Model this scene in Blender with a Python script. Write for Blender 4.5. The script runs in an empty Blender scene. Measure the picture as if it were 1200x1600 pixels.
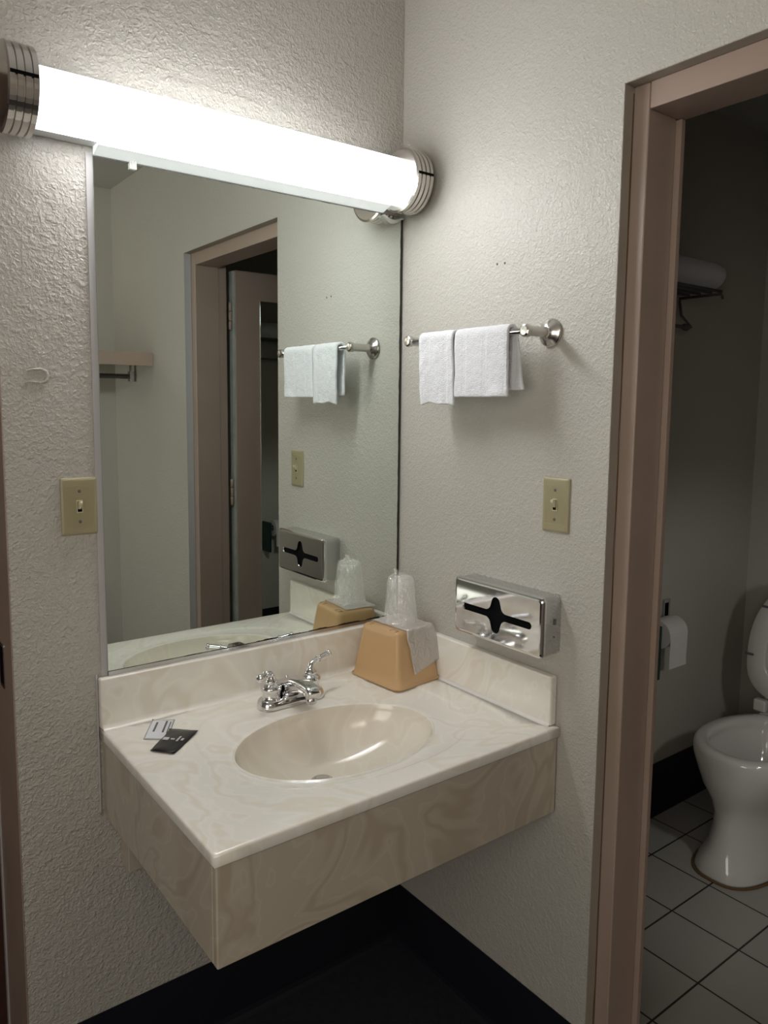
import bpy, bmesh, math, random
from mathutils import Vector, Matrix, noise
sc = bpy.context.scene
COL = sc.collection
PI = math.pi
random.seed(4)

# ------------------------------------------------------------------ camera, world, lights, exposure
cam_d = bpy.data.cameras.new('camera'); cam = bpy.data.objects.new('camera', cam_d); COL.objects.link(cam)
cam.location = (-1.22718, -1.55118, 0.66714)
cam.rotation_euler = (1.46224, -0.0102, -0.64688)
cam_d.sensor_fit = 'HORIZONTAL'; cam_d.sensor_width = 36
cam_d.lens = 36 * 1188.894 / 1200
cam_d.shift_x = 1.8455 / 1200
cam_d.shift_y = -37.8178 / 1200
cam_d.clip_start = 0.02
sc.camera = cam

sc.view_settings.view_transform = 'Standard'
sc.view_settings.look = 'None'
sc.view_settings.gamma = 1
sc.view_settings.use_curve_mapping = False
sc.view_settings.exposure = 0.20

w = bpy.data.worlds.new('world'); sc.world = w; w.use_nodes = True
w.node_tree.nodes['Background'].inputs[0].default_value = (0.5, 0.47, 0.43, 1)
w.node_tree.nodes['Background'].inputs[1].default_value = 0.03

TUBE_STRENGTH = 20.5
POINT_FILL_W = 3.0      # small fill point added behind the camera
SIDE_W = 13.0           # soft fill added left of the camera to lift the right wall
REAR_FILL_W = 7.5      # wide soft fill added behind the camera to raise the ambient level
def lamp(name, kind, loc, watts, color, size=.05, rot=(0, 0, 0), sy=None):
    d = bpy.data.lights.new(name, kind); d.energy = watts; d.color = color
    if kind == 'AREA':
        d.size = size
        if sy: d.shape = 'RECTANGLE'; d.size_y = sy
    else: d.shadow_soft_size = size
    o = bpy.data.objects.new(name, d); COL.objects.link(o); o.location = loc; o.rotation_euler = rot
    return o
lamp('rear_fill_point', 'POINT', (-1.5, -2.25, 1.25), POINT_FILL_W, (1.0, .90, .78), .15)
lamp('rear_fill_area', 'AREA', (-1.7, -2.9, 1.55), REAR_FILL_W, (1.0, .88, .76), 1.0, (math.radians(25), 0, 0), 1.0)
lamp('side_fill_area', 'AREA', (-2.38, -1.7, .75), SIDE_W, (1.0, .95, .87), 1.1, (0, math.radians(-90), 0), 1.2)

# added spot standing in for the vanity tube thrown back by the full-length mirror on the open bathroom door: low, aimed at the toilet
sp_d = bpy.data.lights.new('door_mirror_bounce_fill', 'SPOT'); sp_d.energy = 5.6; sp_d.color = (.98, .97, .93); sp_d.shadow_soft_size = .05
sp_d.spot_size = math.radians(84); sp_d.spot_blend = .7
sp_o = bpy.data.objects.new('door_mirror_bounce_fill', sp_d); COL.objects.link(sp_o); sp_o.location = (.62, -1.24, .40)
sp_o.rotation_euler = (Vector((1.25, -.2, -.50)) - Vector((.62, -1.24, .40))).to_track_quat('-Z', 'Y').to_euler()

# ------------------------------------------------------------------ materials
def new_mat(name):
    m = bpy.data.materials.new(name); m.use_nodes = True
    return m, m.node_tree, m.node_tree.nodes['Principled BSDF']
def nd(nt, t, **kw):
    n = nt.nodes.new(t)
    for k, v in kw.items():
        if k in n.inputs: n.inputs[k].default_value = v
        else: setattr(n, k, v)
    return n
def ramp(nt, stops, fac):
    r = nt.nodes.new('ShaderNodeValToRGB'); e = r.color_ramp.elements
    while len(e) < len(stops): e.new(.5)
    for el, (p, c) in zip(e, stops): el.position = p; el.color = (*c, 1) if len(c) == 3 else c
    nt.links.new(fac, r.inputs[0]); return r
def objco(nt): return nt.nodes.new('ShaderNodeTexCoord').outputs['Object']
def mat(name, col, rough=.5, metal=0, bump=None, var=None, coat=0, spec=.5):
    """bump=(scale, strength, distance); var=(colour2, scale)"""
    m, nt, p = new_mat(name)
    p.inputs['Base Color'].default_value = (*col, 1); p.inputs['Roughness'].default_value = rough
    p.inputs['Metallic'].default_value = metal; p.inputs['Coat Weight'].default_value = coat
    p.inputs['Specular IOR Level'].default_value = spec
    co = objco(nt)
    if var:
        n = nd(nt, 'ShaderNodeTexNoise', Scale=var[1], Detail=5.0); nt.links.new(co, n.inputs['Vector'])
        r = ramp(nt, [(.35, col), (.7, var[0])], n.outputs['Fac']); nt.links.new(r.outputs[0], p.inputs['Base Color'])
    if bump:
        n = nd(nt, 'ShaderNodeTexNoise', Scale=bump[0], Detail=3.0); nt.links.new(co, n.inputs['Vector'])
        b = nd(nt, 'ShaderNodeBump', Strength=bump[1], Distance=bump[2])
        nt.links.new(n.outputs['Fac'], b.inputs['Height']); nt.links.new(b.outputs[0], p.inputs['Normal'])
    return m

def wall_paint(name, col, amp=1.0, scale=1.0, rough=.42):
    """semi-gloss paint on sprayed, knocked-down plaster"""
    m, nt, p = new_mat(name)
    co = objco(nt)
    n0 = nd(nt, 'ShaderNodeTexNoise', Scale=3.0, Detail=3.0); nt.links.new(co, n0.inputs['Vector'])
    r0 = ramp(nt, [(.3, tuple(c * .96 for c in col)), (.7, col)], n0.outputs['Fac'])
    nt.links.new(r0.outputs[0], p.inputs['Base Color']); p.inputs['Roughness'].default_value = rough
    n1 = nd(nt, 'ShaderNodeTexNoise', Scale=150.0 * scale, Detail=2.0, Distortion=.6); nt.links.new(co, n1.inputs['Vector'])
    n2 = nd(nt, 'ShaderNodeTexNoise', Scale=62.0 * scale, Detail=2.0, Distortion=.4); nt.links.new(co, n2.inputs['Vector'])
    r1 = ramp(nt, [(.42, (0, 0, 0)), (.68, (1, 1, 1))], n1.outputs['Fac'])
    r2 = ramp(nt, [(.45, (0, 0, 0)), (.75, (1, 1, 1))], n2.outputs['Fac'])
    ad = nd(nt, 'ShaderNodeMath', operation='MULTIPLY_ADD'); nt.links.new(r2.outputs[0], ad.inputs[0]); ad.inputs[1].default_value = 1.1
    nt.links.new(r1.outputs[0], ad.inputs[2])
    b = nd(nt, 'ShaderNodeBump', Strength=.75 * amp, Distance=.0011)
    nt.links.new(ad.outputs[0], b.inputs['Height']); nt.links.new(b.outputs[0], p.inputs['Normal'])
    return m

def marble(name, base, vein, vein2, rough=.13):
    m, nt, p = new_mat(name)
    co = objco(nt)
    n = nd(nt, 'ShaderNodeTexNoise', Scale=3.2, Detail=3.0, Distortion=1.2); nt.links.new(co, n.inputs['Vector'])
    mx = nt.nodes.new('ShaderNodeMixRGB'); mx.blend_type = 'LINEAR_LIGHT'; mx.inputs[0].default_value = .55
    nt.links.new(co, mx.inputs[1]); nt.links.new(n.outputs['Color'], mx.inputs[2])
    wv = nd(nt, 'ShaderNodeTexWave', Scale=1.5, Distortion=6.0, Detail=3.0); wv.inputs['Detail Scale'].default_value = 1.1
    nt.links.new(mx.outputs[0], wv.inputs['Vector'])
    r = ramp(nt, [(0, vein), (.22, base), (.5, tuple(min(1, c * 1.04) for c in base)), (.62, vein2), (.72, base), (1, base)], wv.outputs['Fac'])
    nt.links.new(r.outputs[0], p.inputs['Base Color']); p.inputs['Roughness'].default_value = rough
    p.inputs['Coat Weight'].default_value = .3; p.inputs['Coat Roughness'].default_value = .05
    return m

M = {}
M['wall'] = wall_paint('wall_paint', (.51, .486, .445), 1.4)
M['wall_right'] = wall_paint('wall_paint_fine', (.535, .515, .465), .8, 1.25)
M['seam'] = mat('glossy_white_caulk', (.80, .77, .74), .15, coat=.5)
M['wall_smooth'] = wall_paint('wall_paint_smooth', (.60, .57, .51), .35, 1.1, .5)
M['wall_bath'] = mat('bathroom_wall_paint', (.50, .48, .43), .45, bump=(90, .15, .001))
M['caulk'] = mat('white_painted_caulk', (.47, .46, .46), .35, bump=(40, .2, .002))
M['ceiling'] = mat('ceiling_paint', (.50, .49, .47), .8, bump=(120, .3, .002))
M['trim'] = mat('mauve_trim_paint', (.385, .29, .24), .38, bump=(30, .12, .001), var=((.355, .27, .215), 6))
M['return'] = mat('brown_painted_plaster', (.33, .285, .235), .5, bump=(60, .3, .002), var=((.37, .33, .28), 9))
M['trim_edge'] = mat('bare_door_edge_paint', (.52, .54, .50), .5, var=((.38, .40, .38), 14))
M['base'] = mat('navy_vinyl_base', (.004, .0055, .012), .6)
M['carpet'] = mat('dark_carpet', (.010, .012, .017), .95, bump=(420, .8, .004), var=((.016, .018, .024), 60))
M['marble'] = marble('cultured_marble', (.87, .84, .765), (.84, .79, .69), (.89, .865, .80))
M['bowl'] = marble('tan_basin_gelcoat', (.79, .735, .63), (.775, .715, .605), (.80, .75, .65))
M['marble_shaded'] = marble('cultured_marble_shaded', (.50, .445, .36), (.45, .385, .30), (.545, .49, .40), .2)  # same marble as the countertop, with the apron's shade put into the colour
M['chrome'] = mat('chrome', (.74, .74, .75), .06, 1)
M['chrome_dark'] = mat('worn_chrome', (.60, .60, .61), .16, 1)
M['nickel'] = mat('brushed_nickel', (.62, .59, .56), .22, 1)
M['black'] = mat('black_void', (.004, .004, .005), .9, spec=.1)
M['almond'] = mat('almond_plastic', (.37, .33, .20), .35)
M['ivory'] = mat('ivory_toggle', (.66, .60, .42), .3)
M['tan'] = mat('tan_plastic', (.56, .36, .18), .32, bump=(300, .05, .0005))
M['tan_dark'] = mat('tan_plastic_groove', (.25, .14, .06), .5)
M['white_plate'] = mat('white_enamel', (.74, .76, .75), .35)
M['porcelain'] = mat('toilet_porcelain', (.70, .69, .66), .08, coat=.5)
M['seat'] = mat('toilet_seat_plastic', (.66, .66, .62), .18)
M['paper'] = mat('tissue_paper', (.72, .70, .68), .9, bump=(200, .2, .001))
M['green'] = mat('dark_green_plastic', (.008, .035, .03), .4)
M['wood'] = mat('dark_red_wood_door', (.07, .028, .022), .4, var=((.045, .018, .014), 20))
M['shelf'] = mat('pinkish_shelf_paint', (.50, .38, .30), .5)
M['card'] = mat('white_sachet_paper', (.74, .76, .80), .4, bump=(90, .2, .001))
M['ink'] = mat('grey_ink', (.12, .12, .13), .6)
M['foil'] = mat('black_sachet_foil', (.018, .019, .021), .3, bump=(60, .25, .002))
M['print'] = mat('white_print', (.60, .62, .62), .5)
M['cleat'] = mat('painted_wood_cleat', (.50, .44, .36), .5)
M['rust'] = mat('rusty_caulk', (.16, .085, .035), .8)

def emission(name, col, s):
    m, nt, p = new_mat(name)
    p.inputs['Base Color'].default_value = (.9, .9, .9, 1); p.inputs['Roughness'].default_value = .3
    p.inputs['Emission Color'].default_value = (*col, 1)
    # glow shaped to brighten the counter: more light sent down than up
    g = nt.nodes.new('ShaderNodeNewGeometry'); sp = nt.nodes.new('ShaderNodeSeparateXYZ'); nt.links.new(g.outputs['Normal'], sp.inputs[0])
    mr = nt.nodes.new('ShaderNodeMapRange'); nt.links.new(sp.outputs['Z'], mr.inputs[0])
    for i, v in ((1, -1.0), (2, 1.0), (3, s * 1.75), (4, s * .45)): mr.inputs[i].default_value = v
    # glow also tapered toward both ends to keep the nearby walls dimmer
    sx = nt.nodes.new('ShaderNodeSeparateXYZ'); nt.links.new(objco(nt), sx.inputs[0])
    e1 = nt.nodes.new('ShaderNodeMapRange'); e1.interpolation_type = 'SMOOTHSTEP'; nt.links.new(sx.outputs['X'], e1.inputs[0])
    for i, v in ((1, -.885), (2, -.62), (3, .16), (4, 1.0)): e1.inputs[i].default_value = v
    e2 = nt.nodes.new('ShaderNodeMapRange'); e2.interpolation_type = 'SMOOTHSTEP'; nt.links.new(sx.outputs['X'], e2.inputs[0])
    for i, v in ((1, -.46), (2, -.065), (3, 1.0), (4, .16)): e2.inputs[i].default_value = v
    mu = nd(nt, 'ShaderNodeMath', operation='MULTIPLY'); nt.links.new(e1.outputs[0], mu.inputs[0]); nt.links.new(e2.outputs[0], mu.inputs[1])
    mv = nd(nt, 'ShaderNodeMath', operation='MULTIPLY'); nt.links.new(mr.outputs[0], mv.inputs[0]); nt.links.new(mu.outputs[0], mv.inputs[1])
    nt.links.new(mv.outputs[0], p.inputs['Emission Strength'])
    return m
M['tube'] = emission('lit_acrylic_tube', (.985, .99, 1.0), TUBE_STRENGTH)

m_, nt_, p_ = new_mat('lower_diffuser_acrylic'); p_.inputs['Base Color'].default_value = (.8, .84, .82, 1); p_.inputs['Roughness'].default_value = .4
p_.inputs['Emission Color'].default_value = (.93, 1.0, .98, 1); p_.inputs['Emission Strength'].default_value = .42; M['lip'] = m_
def film(name, alpha, col=(.9, .92, .93), rough=.12, bump=(35, .6, .004)):
    m = mat(name, col, rough, bump=bump); p = m.node_tree.nodes['Principled BSDF']
    p.inputs['Alpha'].default_value = alpha; return m
def thin_film(name, trans, dif, difcol, gls, bscale, bdist, brough=.09):
    '''thin clear plastic: lets light through, adds a little milky scatter and sharp glossy crinkles'''
    m, nt, p = new_mat(name); nt.nodes.remove(p); out = nt.nodes['Material Output']
    co = objco(nt)
    n = nd(nt, 'ShaderNodeTexNoise', Scale=bscale, Detail=3.0, Distortion=1.5); nt.links.new(co, n.inputs['Vector'])
    b = nd(nt, 'ShaderNodeBump', Strength=1.0, Distance=bdist); nt.links.new(n.outputs['Fac'], b.inputs['Height'])
    t = nt.nodes.new('ShaderNodeBsdfTransparent'); t.inputs[0].default_value = (trans, trans, trans, 1)
    d = nt.nodes.new('ShaderNodeBsdfDiffuse'); d.inputs[0].default_value = (*difcol, 1)
    g = nt.nodes.new('ShaderNodeBsdfGlossy'); g.inputs['Color'].default_value = (gls, gls, gls, 1); g.inputs['Roughness'].default_value = brough
    nt.links.new(b.outputs[0], g.inputs['Normal']); nt.links.new(b.outputs[0], d.inputs['Normal'])
    mx = nt.nodes.new('ShaderNodeMixShader'); mx.inputs[0].default_value = dif
    nt.links.new(t.outputs[0], mx.inputs[1]); nt.links.new(d.outputs[0], mx.inputs[2])
    ad = nt.nodes.new('ShaderNodeAddShader'); nt.links.new(mx.outputs[0], ad.inputs[0]); nt.links.new(g.outputs[0], ad.inputs[1])
    nt.links.new(ad.outputs[0], out.inputs[0]); return m
M['film'] = thin_film('clear_wrapper_film', .95, .08, (.9, .9, .9), .15, 42, .010)
M['cup'] = thin_film('frosted_cup_plastic', .94, .18, (.85, .86, .86), .05, 15, .001, .2)
M['liner'] = thin_film('milky_liner_film', .92, .50, (.66, .62, .59), .10, 38, .009, .15)
M['clip'] = film('clear_clip_plastic', .55, (.80, .80, .76), .1, (60, .4, .002))

def mirror_mat():
    """old mirror: slightly green silvering, black desilvered right and bottom edge"""
    m, nt, p = new_mat('old_mirror_glass')
    p.inputs['Base Color'].default_value = (.80, .86, .815, 1); p.inputs['Metallic'].default_value = 1; p.inputs['Roughness'].default_value = .0
    out = nt.nodes['Material Output']
    dk = nd(nt, 'ShaderNodeBsdfPrincipled', Roughness=.3); dk.inputs['Base Color'].default_value = (.02, .02, .018, 1)
    co = objco(nt); sx = nt.nodes.new('ShaderNodeSeparateXYZ'); nt.links.new(co, sx.inputs[0])
    n = nd(nt, 'ShaderNodeTexNoise', Scale=22.0, Detail=5.0, Roughness=.65); nt.links.new(co, n.inputs['Vector'])
    def M2(op, a, b):
        x = nt.nodes.new('ShaderNodeMath'); x.operation = op
        for i, v in enumerate((a, b)):
            if isinstance(v, (int, float)): x.inputs[i].default_value = v
            else: nt.links.new(v, x.inputs[i])
        return x.outputs[0]
    nz = M2('SUBTRACT', n.outputs['Fac'], .5)
    # right edge: black when x > -0.0105 + noise
    a = M2('GREATER_THAN', M2('ADD', sx.outputs['X'], M2('MULTIPLY', nz, .006)), -.0095)
    # bottom edge, ragged more to the right
    grow = M2('MULTIPLY', M2('ADD', sx.outputs['X'], .76), .032)
    thr = M2('ADD', M2('MULTIPLY', nz, grow), .1165)
    thr = M2('ADD', thr, M2('MULTIPLY', M2('ADD', sx.outputs['X'], .76), .004))
    b = M2('LESS_THAN', sx.outputs['Z'], thr)
    # top edge thin
    c = M2('GREATER_THAN', M2('ADD', sx.outputs['Z'], M2('MULTIPLY', nz, .004)), 1.1335)
    f = M2('MAXIMUM', M2('MAXIMUM', a, b), c)
    mx = nt.nodes.new('ShaderNodeMixShader'); nt.links.new(f, mx.inputs[0]); nt.links.new(p.outputs[0], mx.inputs[1]); nt.links.new(dk.outputs[0], mx.inputs[2])
    nt.links.new(mx.outputs[0], out.inputs[0])
    return m
M['mirror'] = mirror_mat()
M['door_mirror'] = mat('door_mirror_glass', (.84, .88, .86), .0, 1)

def tile_mat():
    m, nt, p = new_mat('bathroom_floor_tile')
    co = objco(nt); mp = nt.nodes.new('ShaderNodeMapping'); nt.links.new(co, mp.inputs[0])
    mp.inputs['Location'].default_value = (-.7320, .3995, 0)
    b = nd(nt, 'ShaderNodeTexBrick', Scale=1.0); b.offset = 0; b.squash = 1
    b.inputs['Brick Width'].default_value = .2025; b.inputs['Row Height'].default_value = .2025; b.inputs['Mortar Size'].default_value = .0028
    b.inputs['Mortar Smooth'].default_value = .1
    b.inputs['Color1'].default_value = (.40, .39, .36, 1); b.inputs['Color2'].default_value = (.38, .37, .345, 1); b.inputs['Mortar'].default_value = (.02, .017, .014, 1)
    nt.links.new(mp.outputs[0], b.inputs['Vector']); nt.links.new(b.outputs['Color'], p.inputs['Base Color'])
    p.inputs['Roughness'].default_value = .35
    bp = nd(nt, 'ShaderNodeBump', Strength=.5, Distance=.002); bp.invert = True
    nt.links.new(b.outputs['Fac'], bp.inputs['Height']); nt.links.new(bp.outputs[0], p.inputs['Normal'])
    return m
M['tile'] = tile_mat()

def terry():
    m, nt, p = new_mat('white_terry_cloth')
    p.inputs['Base Color'].default_value = (.80, .81, .84, 1); p.inputs['Roughness'].default_value = .95
    p.inputs['Sheen Weight'].default_value = .4
    co = objco(nt)
    n = nd(nt, 'ShaderNodeTexNoise', Scale=420.0, Detail=2.0); nt.links.new(co, n.inputs['Vector'])
    n2 = nd(nt, 'ShaderNodeTexNoise', Scale=70.0, Detail=3.0); nt.links.new(co, n2.inputs['Vector'])
    wv = nd(nt, 'ShaderNodeTexWave', Scale=5.2, Distortion=.8); wv.bands_direction = 'Y'; nt.links.new(co, wv.inputs['Vector'])
    rw = ramp(nt, [(.86, (1, 1, 1)), (.96, (0, 0, 0))], wv.outputs['Fac'])
    a = nd(nt, 'ShaderNodeMath', operation='MULTIPLY_ADD'); nt.links.new(n2.outputs['Fac'], a.inputs[0]); a.inputs[1].default_value = 1.2; nt.links.new(n.outputs['Fac'], a.inputs[2])
    a2 = nd(nt, 'ShaderNodeMath', operation='MULTIPLY_ADD'); nt.links.new(rw.outputs[0], a2.inputs[0]); a2.inputs[1].default_value = .45; nt.links.new(a.outputs[0], a2.inputs[2])
    b = nd(nt, 'ShaderNodeBump', Strength=.8, Distance=.003); nt.links.new(a2.outputs[0], b.inputs['Height']); nt.links.new(b.outputs[0], p.inputs['Normal'])
    return m
M['terry'] = terry()

# ------------------------------------------------------------------ geometry helpers
def obj(name, bm, m, parent=None, smooth=False, bevel=0, label=None, seg=3):
    me = bpy.data.meshes.new(name)
    bmesh.ops.recalc_face_normals(bm, faces=bm.faces[:])
    bm.to_mesh(me); bm.free()
    ms = m if isinstance(m, (list, tuple)) else [m]
    for x in ms: me.materials.append(x)
    o = bpy.data.objects.new(name, me); COL.objects.link(o)
    if parent: o.parent = parent; o.matrix_parent_inverse = parent.matrix_basis.inverted()
    if smooth:
        for f in me.polygons: f.use_smooth = True
    if bevel:
        b = o.modifiers.new('bevel', 'BEVEL'); b.width = bevel; b.segments = seg; b.limit_method = 'ANGLE'; b.angle_limit = .6
        for f in me.polygons: f.use_smooth = True
        wn = o.modifiers.new('wn', 'WEIGHTED_NORMAL'); wn.keep_sharp = True
    if label: o['label'] = label
    return o
def tag(o, label, cat, group=None):
    o['label'] = label; o['category'] = cat
    if group: o['group'] = group
    return o
def thing(name, label, cat, loc, group=None):
    o = bpy.data.objects.new(name, None); COL.objects.link(o); o.location = loc; o.empty_display_size = .05
    return tag(o, label, cat, group)
def struct(name, bm, m, **k):
    o = obj(name, bm, m, **k); o['kind'] = 'structure'; return o
def box(bm, x0, x1, y0, y1, z0, z1, mi=0):
    v = [bm.verts.new((x, y, z)) for z in (z0, z1) for y in (y0, y1) for x in (x0, x1)]
    for f in ((0, 2, 3, 1), (4, 5, 7, 6), (0, 1, 5, 4), (2, 6, 7, 3), (0, 4, 6, 2), (1, 3, 7, 5)):
        bm.faces.new([v[i] for i in f]).material_index = mi
def BX(*a):
    bm = bmesh.new(); box(bm, *a); return bm
def loft(bm, loops, cap0=True, cap1=True, closed=True):
    rows = [[bm.verts.new(p) for p in L] for L in loops]
    n = len(rows[0])
    for a, b in zip(rows, rows[1:]):
        for i in range(n if closed else n - 1):
            j = (i + 1) % n
            bm.faces.new((a[i], a[j], b[j], b[i]))
    if cap0: bm.faces.new(rows[0][::-1])
    if cap1: bm.faces.new(rows[-1])
    return rows
def frame_of(d):
    d = Vector(d).normalized(); u = Vector((0, 0, 1)) if abs(d.z) < .9 else Vector((1, 0, 0))
    a = d.cross(u).normalized(); return a, d.cross(a).normalized()
def lathe(bm, base, axis, prof, n=40, cap0=True, cap1=True):
    """prof = [(distance along axis, radius)]"""
    ax = Vector(axis).normalized(); a, b = frame_of(ax); base = Vector(base)
    loops = [[base + ax * h + (a * math.cos(t) + b * math.sin(t)) * r for t in [2 * PI * i / n for i in range(n)]] for h, r in prof]
    return loft(bm, loops, cap0, cap1)
def tube(bm, pts, rad, n=14, cap=True):
    pts = [Vector(p) for p in pts]; loops = []
    a = None
    for i, p in enumerate(pts):
        d = (pts[min(i + 1, len(pts) - 1)] - pts[max(i - 1, 0)]).normalized()
        if a is None: a, _ = frame_of(d)
        a = (a - d * a.dot(d)).normalized(); b = d.cross(a)
        r = rad[i] if isinstance(rad, (list, tuple)) else rad
        loops.append([p + (a * math.cos(2 * PI * k / n) + b * math.sin(2 * PI * k / n)) * r for k in range(n)])
    loft(bm, loops, cap, cap)
def bez(p0, p1, p2, p3, n=10):
    P = [Vector(p) for p in (p0, p1, p2, p3)]
    return [P[0] * (1 - t) ** 3 + P[1] * 3 * t * (1 - t) ** 2 + P[2] * 3 * t * t * (1 - t) + P[3] * t ** 3 for t in [i / n for i in range(n + 1)]]
def rrect(hx, hy, r, n=6):
    """rounded rectangle loop (ccw) around origin"""
    pts = []
    for cx, cy, a0 in ((hx - r, hy - r, 0), (-hx + r, hy - r, PI / 2), (-hx + r, -hy + r, PI), (hx - r, -hy + r, 1.5 * PI)):
        for k in range(n + 1):
            t = a0 + PI / 2 * k / n; pts.append((cx + r * math.cos(t), cy + r * math.sin(t)))
    return pts

# ------------------------------------------------------------------ setting
FZ = -.81; CZ = 1.68
YJ, YK, ZH = -.649, -1.40, 1.255           # bathroom doorway in the right wall
# back (mirror) wall, with a doorway to its left
bm = bmesh.new()
box(bm, -.937, .165, 0, .25, FZ, CZ); box(bm, -2.4, -.937, 0, .25, 1.25, CZ); box(bm, -2.4, -1.84, 0, .25, FZ, 1.25)
wall_back = struct('wall_back', bm, M['wall'])
bm = bmesh.new()
box(bm, 0, .165, YJ, 0, FZ, CZ); box(bm, 0, .165, YK, YJ, ZH, CZ); box(bm, 0, .165, -3.6, YK, FZ, CZ)
wall_right = struct('wall_right', bm, M['wall_right'])
struct('wall_closet', BX(-.95, 0, -2.40, -2.27, FZ, CZ), M['wall_smooth'])
struct('wall_left', BX(-2.55, -2.4, -3.6, .25, FZ, CZ), M['wall_smooth'])
struct('wall_front', BX(-2.4, 0, -3.75, -3.6, FZ, CZ), M['wall_smooth'])
struct('floor', BX(-2.4, .04, -3.6, .25, FZ - .1, FZ), M['carpet'])
struct('ceiling', BX(-2.4, .165, -3.6, .25, CZ, CZ + .1), M['ceiling'])
# bathroom shell
struct('wall_bathroom_back', BX(.165, 1.9, -.05, .25, FZ, CZ), M['wall_bath'])
struct('wall_bathroom_right', BX(1.74, 1.9, -2.3, -.05, FZ, CZ), M['wall_bath'])
struct('wall_bathroom_front', BX(.165, 1.9, -2.45, -2.3, FZ, CZ), M['wall_bath'])
struct('floor_bathroom', BX(.04, 1.74, -2.3, -.05, FZ - .1, FZ), M['tile'])
struct('ceiling_bathroom', BX(.165, 1.74, -2.3, -.05, CZ, CZ + .1), M['ceiling'])
# vinyl cove base
def cove(name, a, b, side, h, m):
    """a,b: wall line ends (x,y); side: unit normal into room"""
    prof = [(0.001, h), (.003, h), (.0035, .02), (.006, .008), (.014, .0015), (.016, 0.0003), (.001, 0.0003)]
    bm = bmesh.new()
    loops = [[(p[0] + side[0] * o, p[1] + side[1] * o, FZ + z) for o, z in prof] for p in (a, b)]
    loft(bm, loops); return struct(name, bm, m)
cove('baseboard_back', (-.937, 0), (0, 0), (0, -1), .178, M['base'])
cove('baseboard_right', (0, 0), (0, YJ), (-1, 0), .172, M['base'])
cove('baseboard_bathroom', (.165, -.05), (1.74, -.05), (0, -1), .195, M['base'])
cove('baseboard_closet', (0, YK), (0, -2.27), (-1, 0), .172, M['base'])
# door frame of the bathroom (recessed steel/wood frame painted mauve)
trim1 = bpy.data.objects.new('trim_1', None); COL.objects.link(trim1); trim1['kind'] = 'structure'; trim1.location = (.03, YJ, FZ)
bm = BX(.028, .1155, YJ - .0345, YJ - .0005, FZ, ZH - .0005); obj('side_jamb', bm, M['trim'], trim1, bevel=.003)
bm = BX(.116, .128, YJ - .0460, YJ - .0005, FZ, ZH - .049); obj('door_stop', bm, M['trim'], trim1, bevel=.0008)
bm = BX(.1285, .1645, YJ - .009, YJ - .0005, FZ, ZH - .0005); obj('side_jamb', bm, M['trim'], trim1, bevel=.002)
bm = BX(.028, .130, YK + .0005, YK + .042, FZ, ZH - .0005); obj('hinge_jamb', bm, M['trim'], trim1, bevel=.003)
bm = BX(.1305, .1645, YK + .0005, YK + .036, FZ, ZH - .0005); obj('hinge_jamb', bm, M['trim'], trim1, bevel=.002)
bm = BX(.0285, .128, YK + .043, YJ - .0355, ZH - .048, ZH - .0005); obj('head_jamb', bm, M['trim'], trim1, bevel=.002)
bm = BX(.1285, .1645, YK + .037, YJ - .010, ZH - .034, ZH - .0005); obj('head_jamb', bm, M['trim'], trim1, bevel=.002)
# brownish painted plaster return between wall face and frame, with a rusty crack of old caulk
bm = bmesh.new(); pts = []
z = ZH - .012
while z > FZ + .02:
    k = noise.noise(Vector((z * 9, 1, 2))); wd = .0007 + .0016 * max(0, noise.noise(Vector((z * 6, 7, 0))) + .15)
    pts.append((.0262 + k * .002, wd, z)); z -= .012
loops = [[(x - wd, YJ - .0004, z), (x + wd, YJ - .0004, z), (x + wd, YJ - .0018, z), (x - wd, YJ - .0018, z)] for x, wd, z in pts]
loft(bm, loops); obj('cracked_caulk', bm, M['rust'], trim1, label='rusty cracked caulk line')
bm = BX(.0004, .0255, YJ - .0012, YJ - .0003, FZ + .0, ZH - .001); obj('painted_return', bm, M['return'], trim1)
bm = BX(.0004, .0275, YK + .0003, YK + .0012, FZ + .0, ZH - .001); obj('plaster_return', bm, M['caulk'], trim1, label='off-white plaster return')
bm = BX(.0004, .0275, YK + .0015, YJ - .0015, ZH - .0012, ZH - .0003); obj('painted_return', bm, M['return'], trim1)

# bathroom door leaf, open at a right angle into the bathroom
door1 = bpy.data.objects.new('door_1', None); COL.objects.link(door1); door1['kind'] = 'structure'; door1.location = (.19, -1.36, FZ)
bm = BX(.194, .84, -1.385, -1.346, FZ + .008, 1.205); obj('door_leaf', bm, M['trim'], door1, bevel=.003)
bm = BX(.1835, .1935, -1.380, -1.350, FZ + .01, 1.20); obj('bare_hinge_edge', bm, M['trim_edge'], door1, label='unpainted pale hinge edge')
bm = BX(.305, .72, -1.3475, -1.342, -.62, 1.09); obj('full_length_mirror', bm, M['door_mirror'], door1, bevel=.001)
for hz in (1.02, .30, -.55):
    bm = bmesh.new()
    for k in range(3): lathe(bm, (.1745, -1.352, hz - .055 + k * .037), (0, 0, 1), [(0, .0055), (.001, .0065), (.034, .0065), (.035, .0055)], 16)
    hg = obj('hinge', bm, M['trim'], door1, smooth=True)

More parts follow.
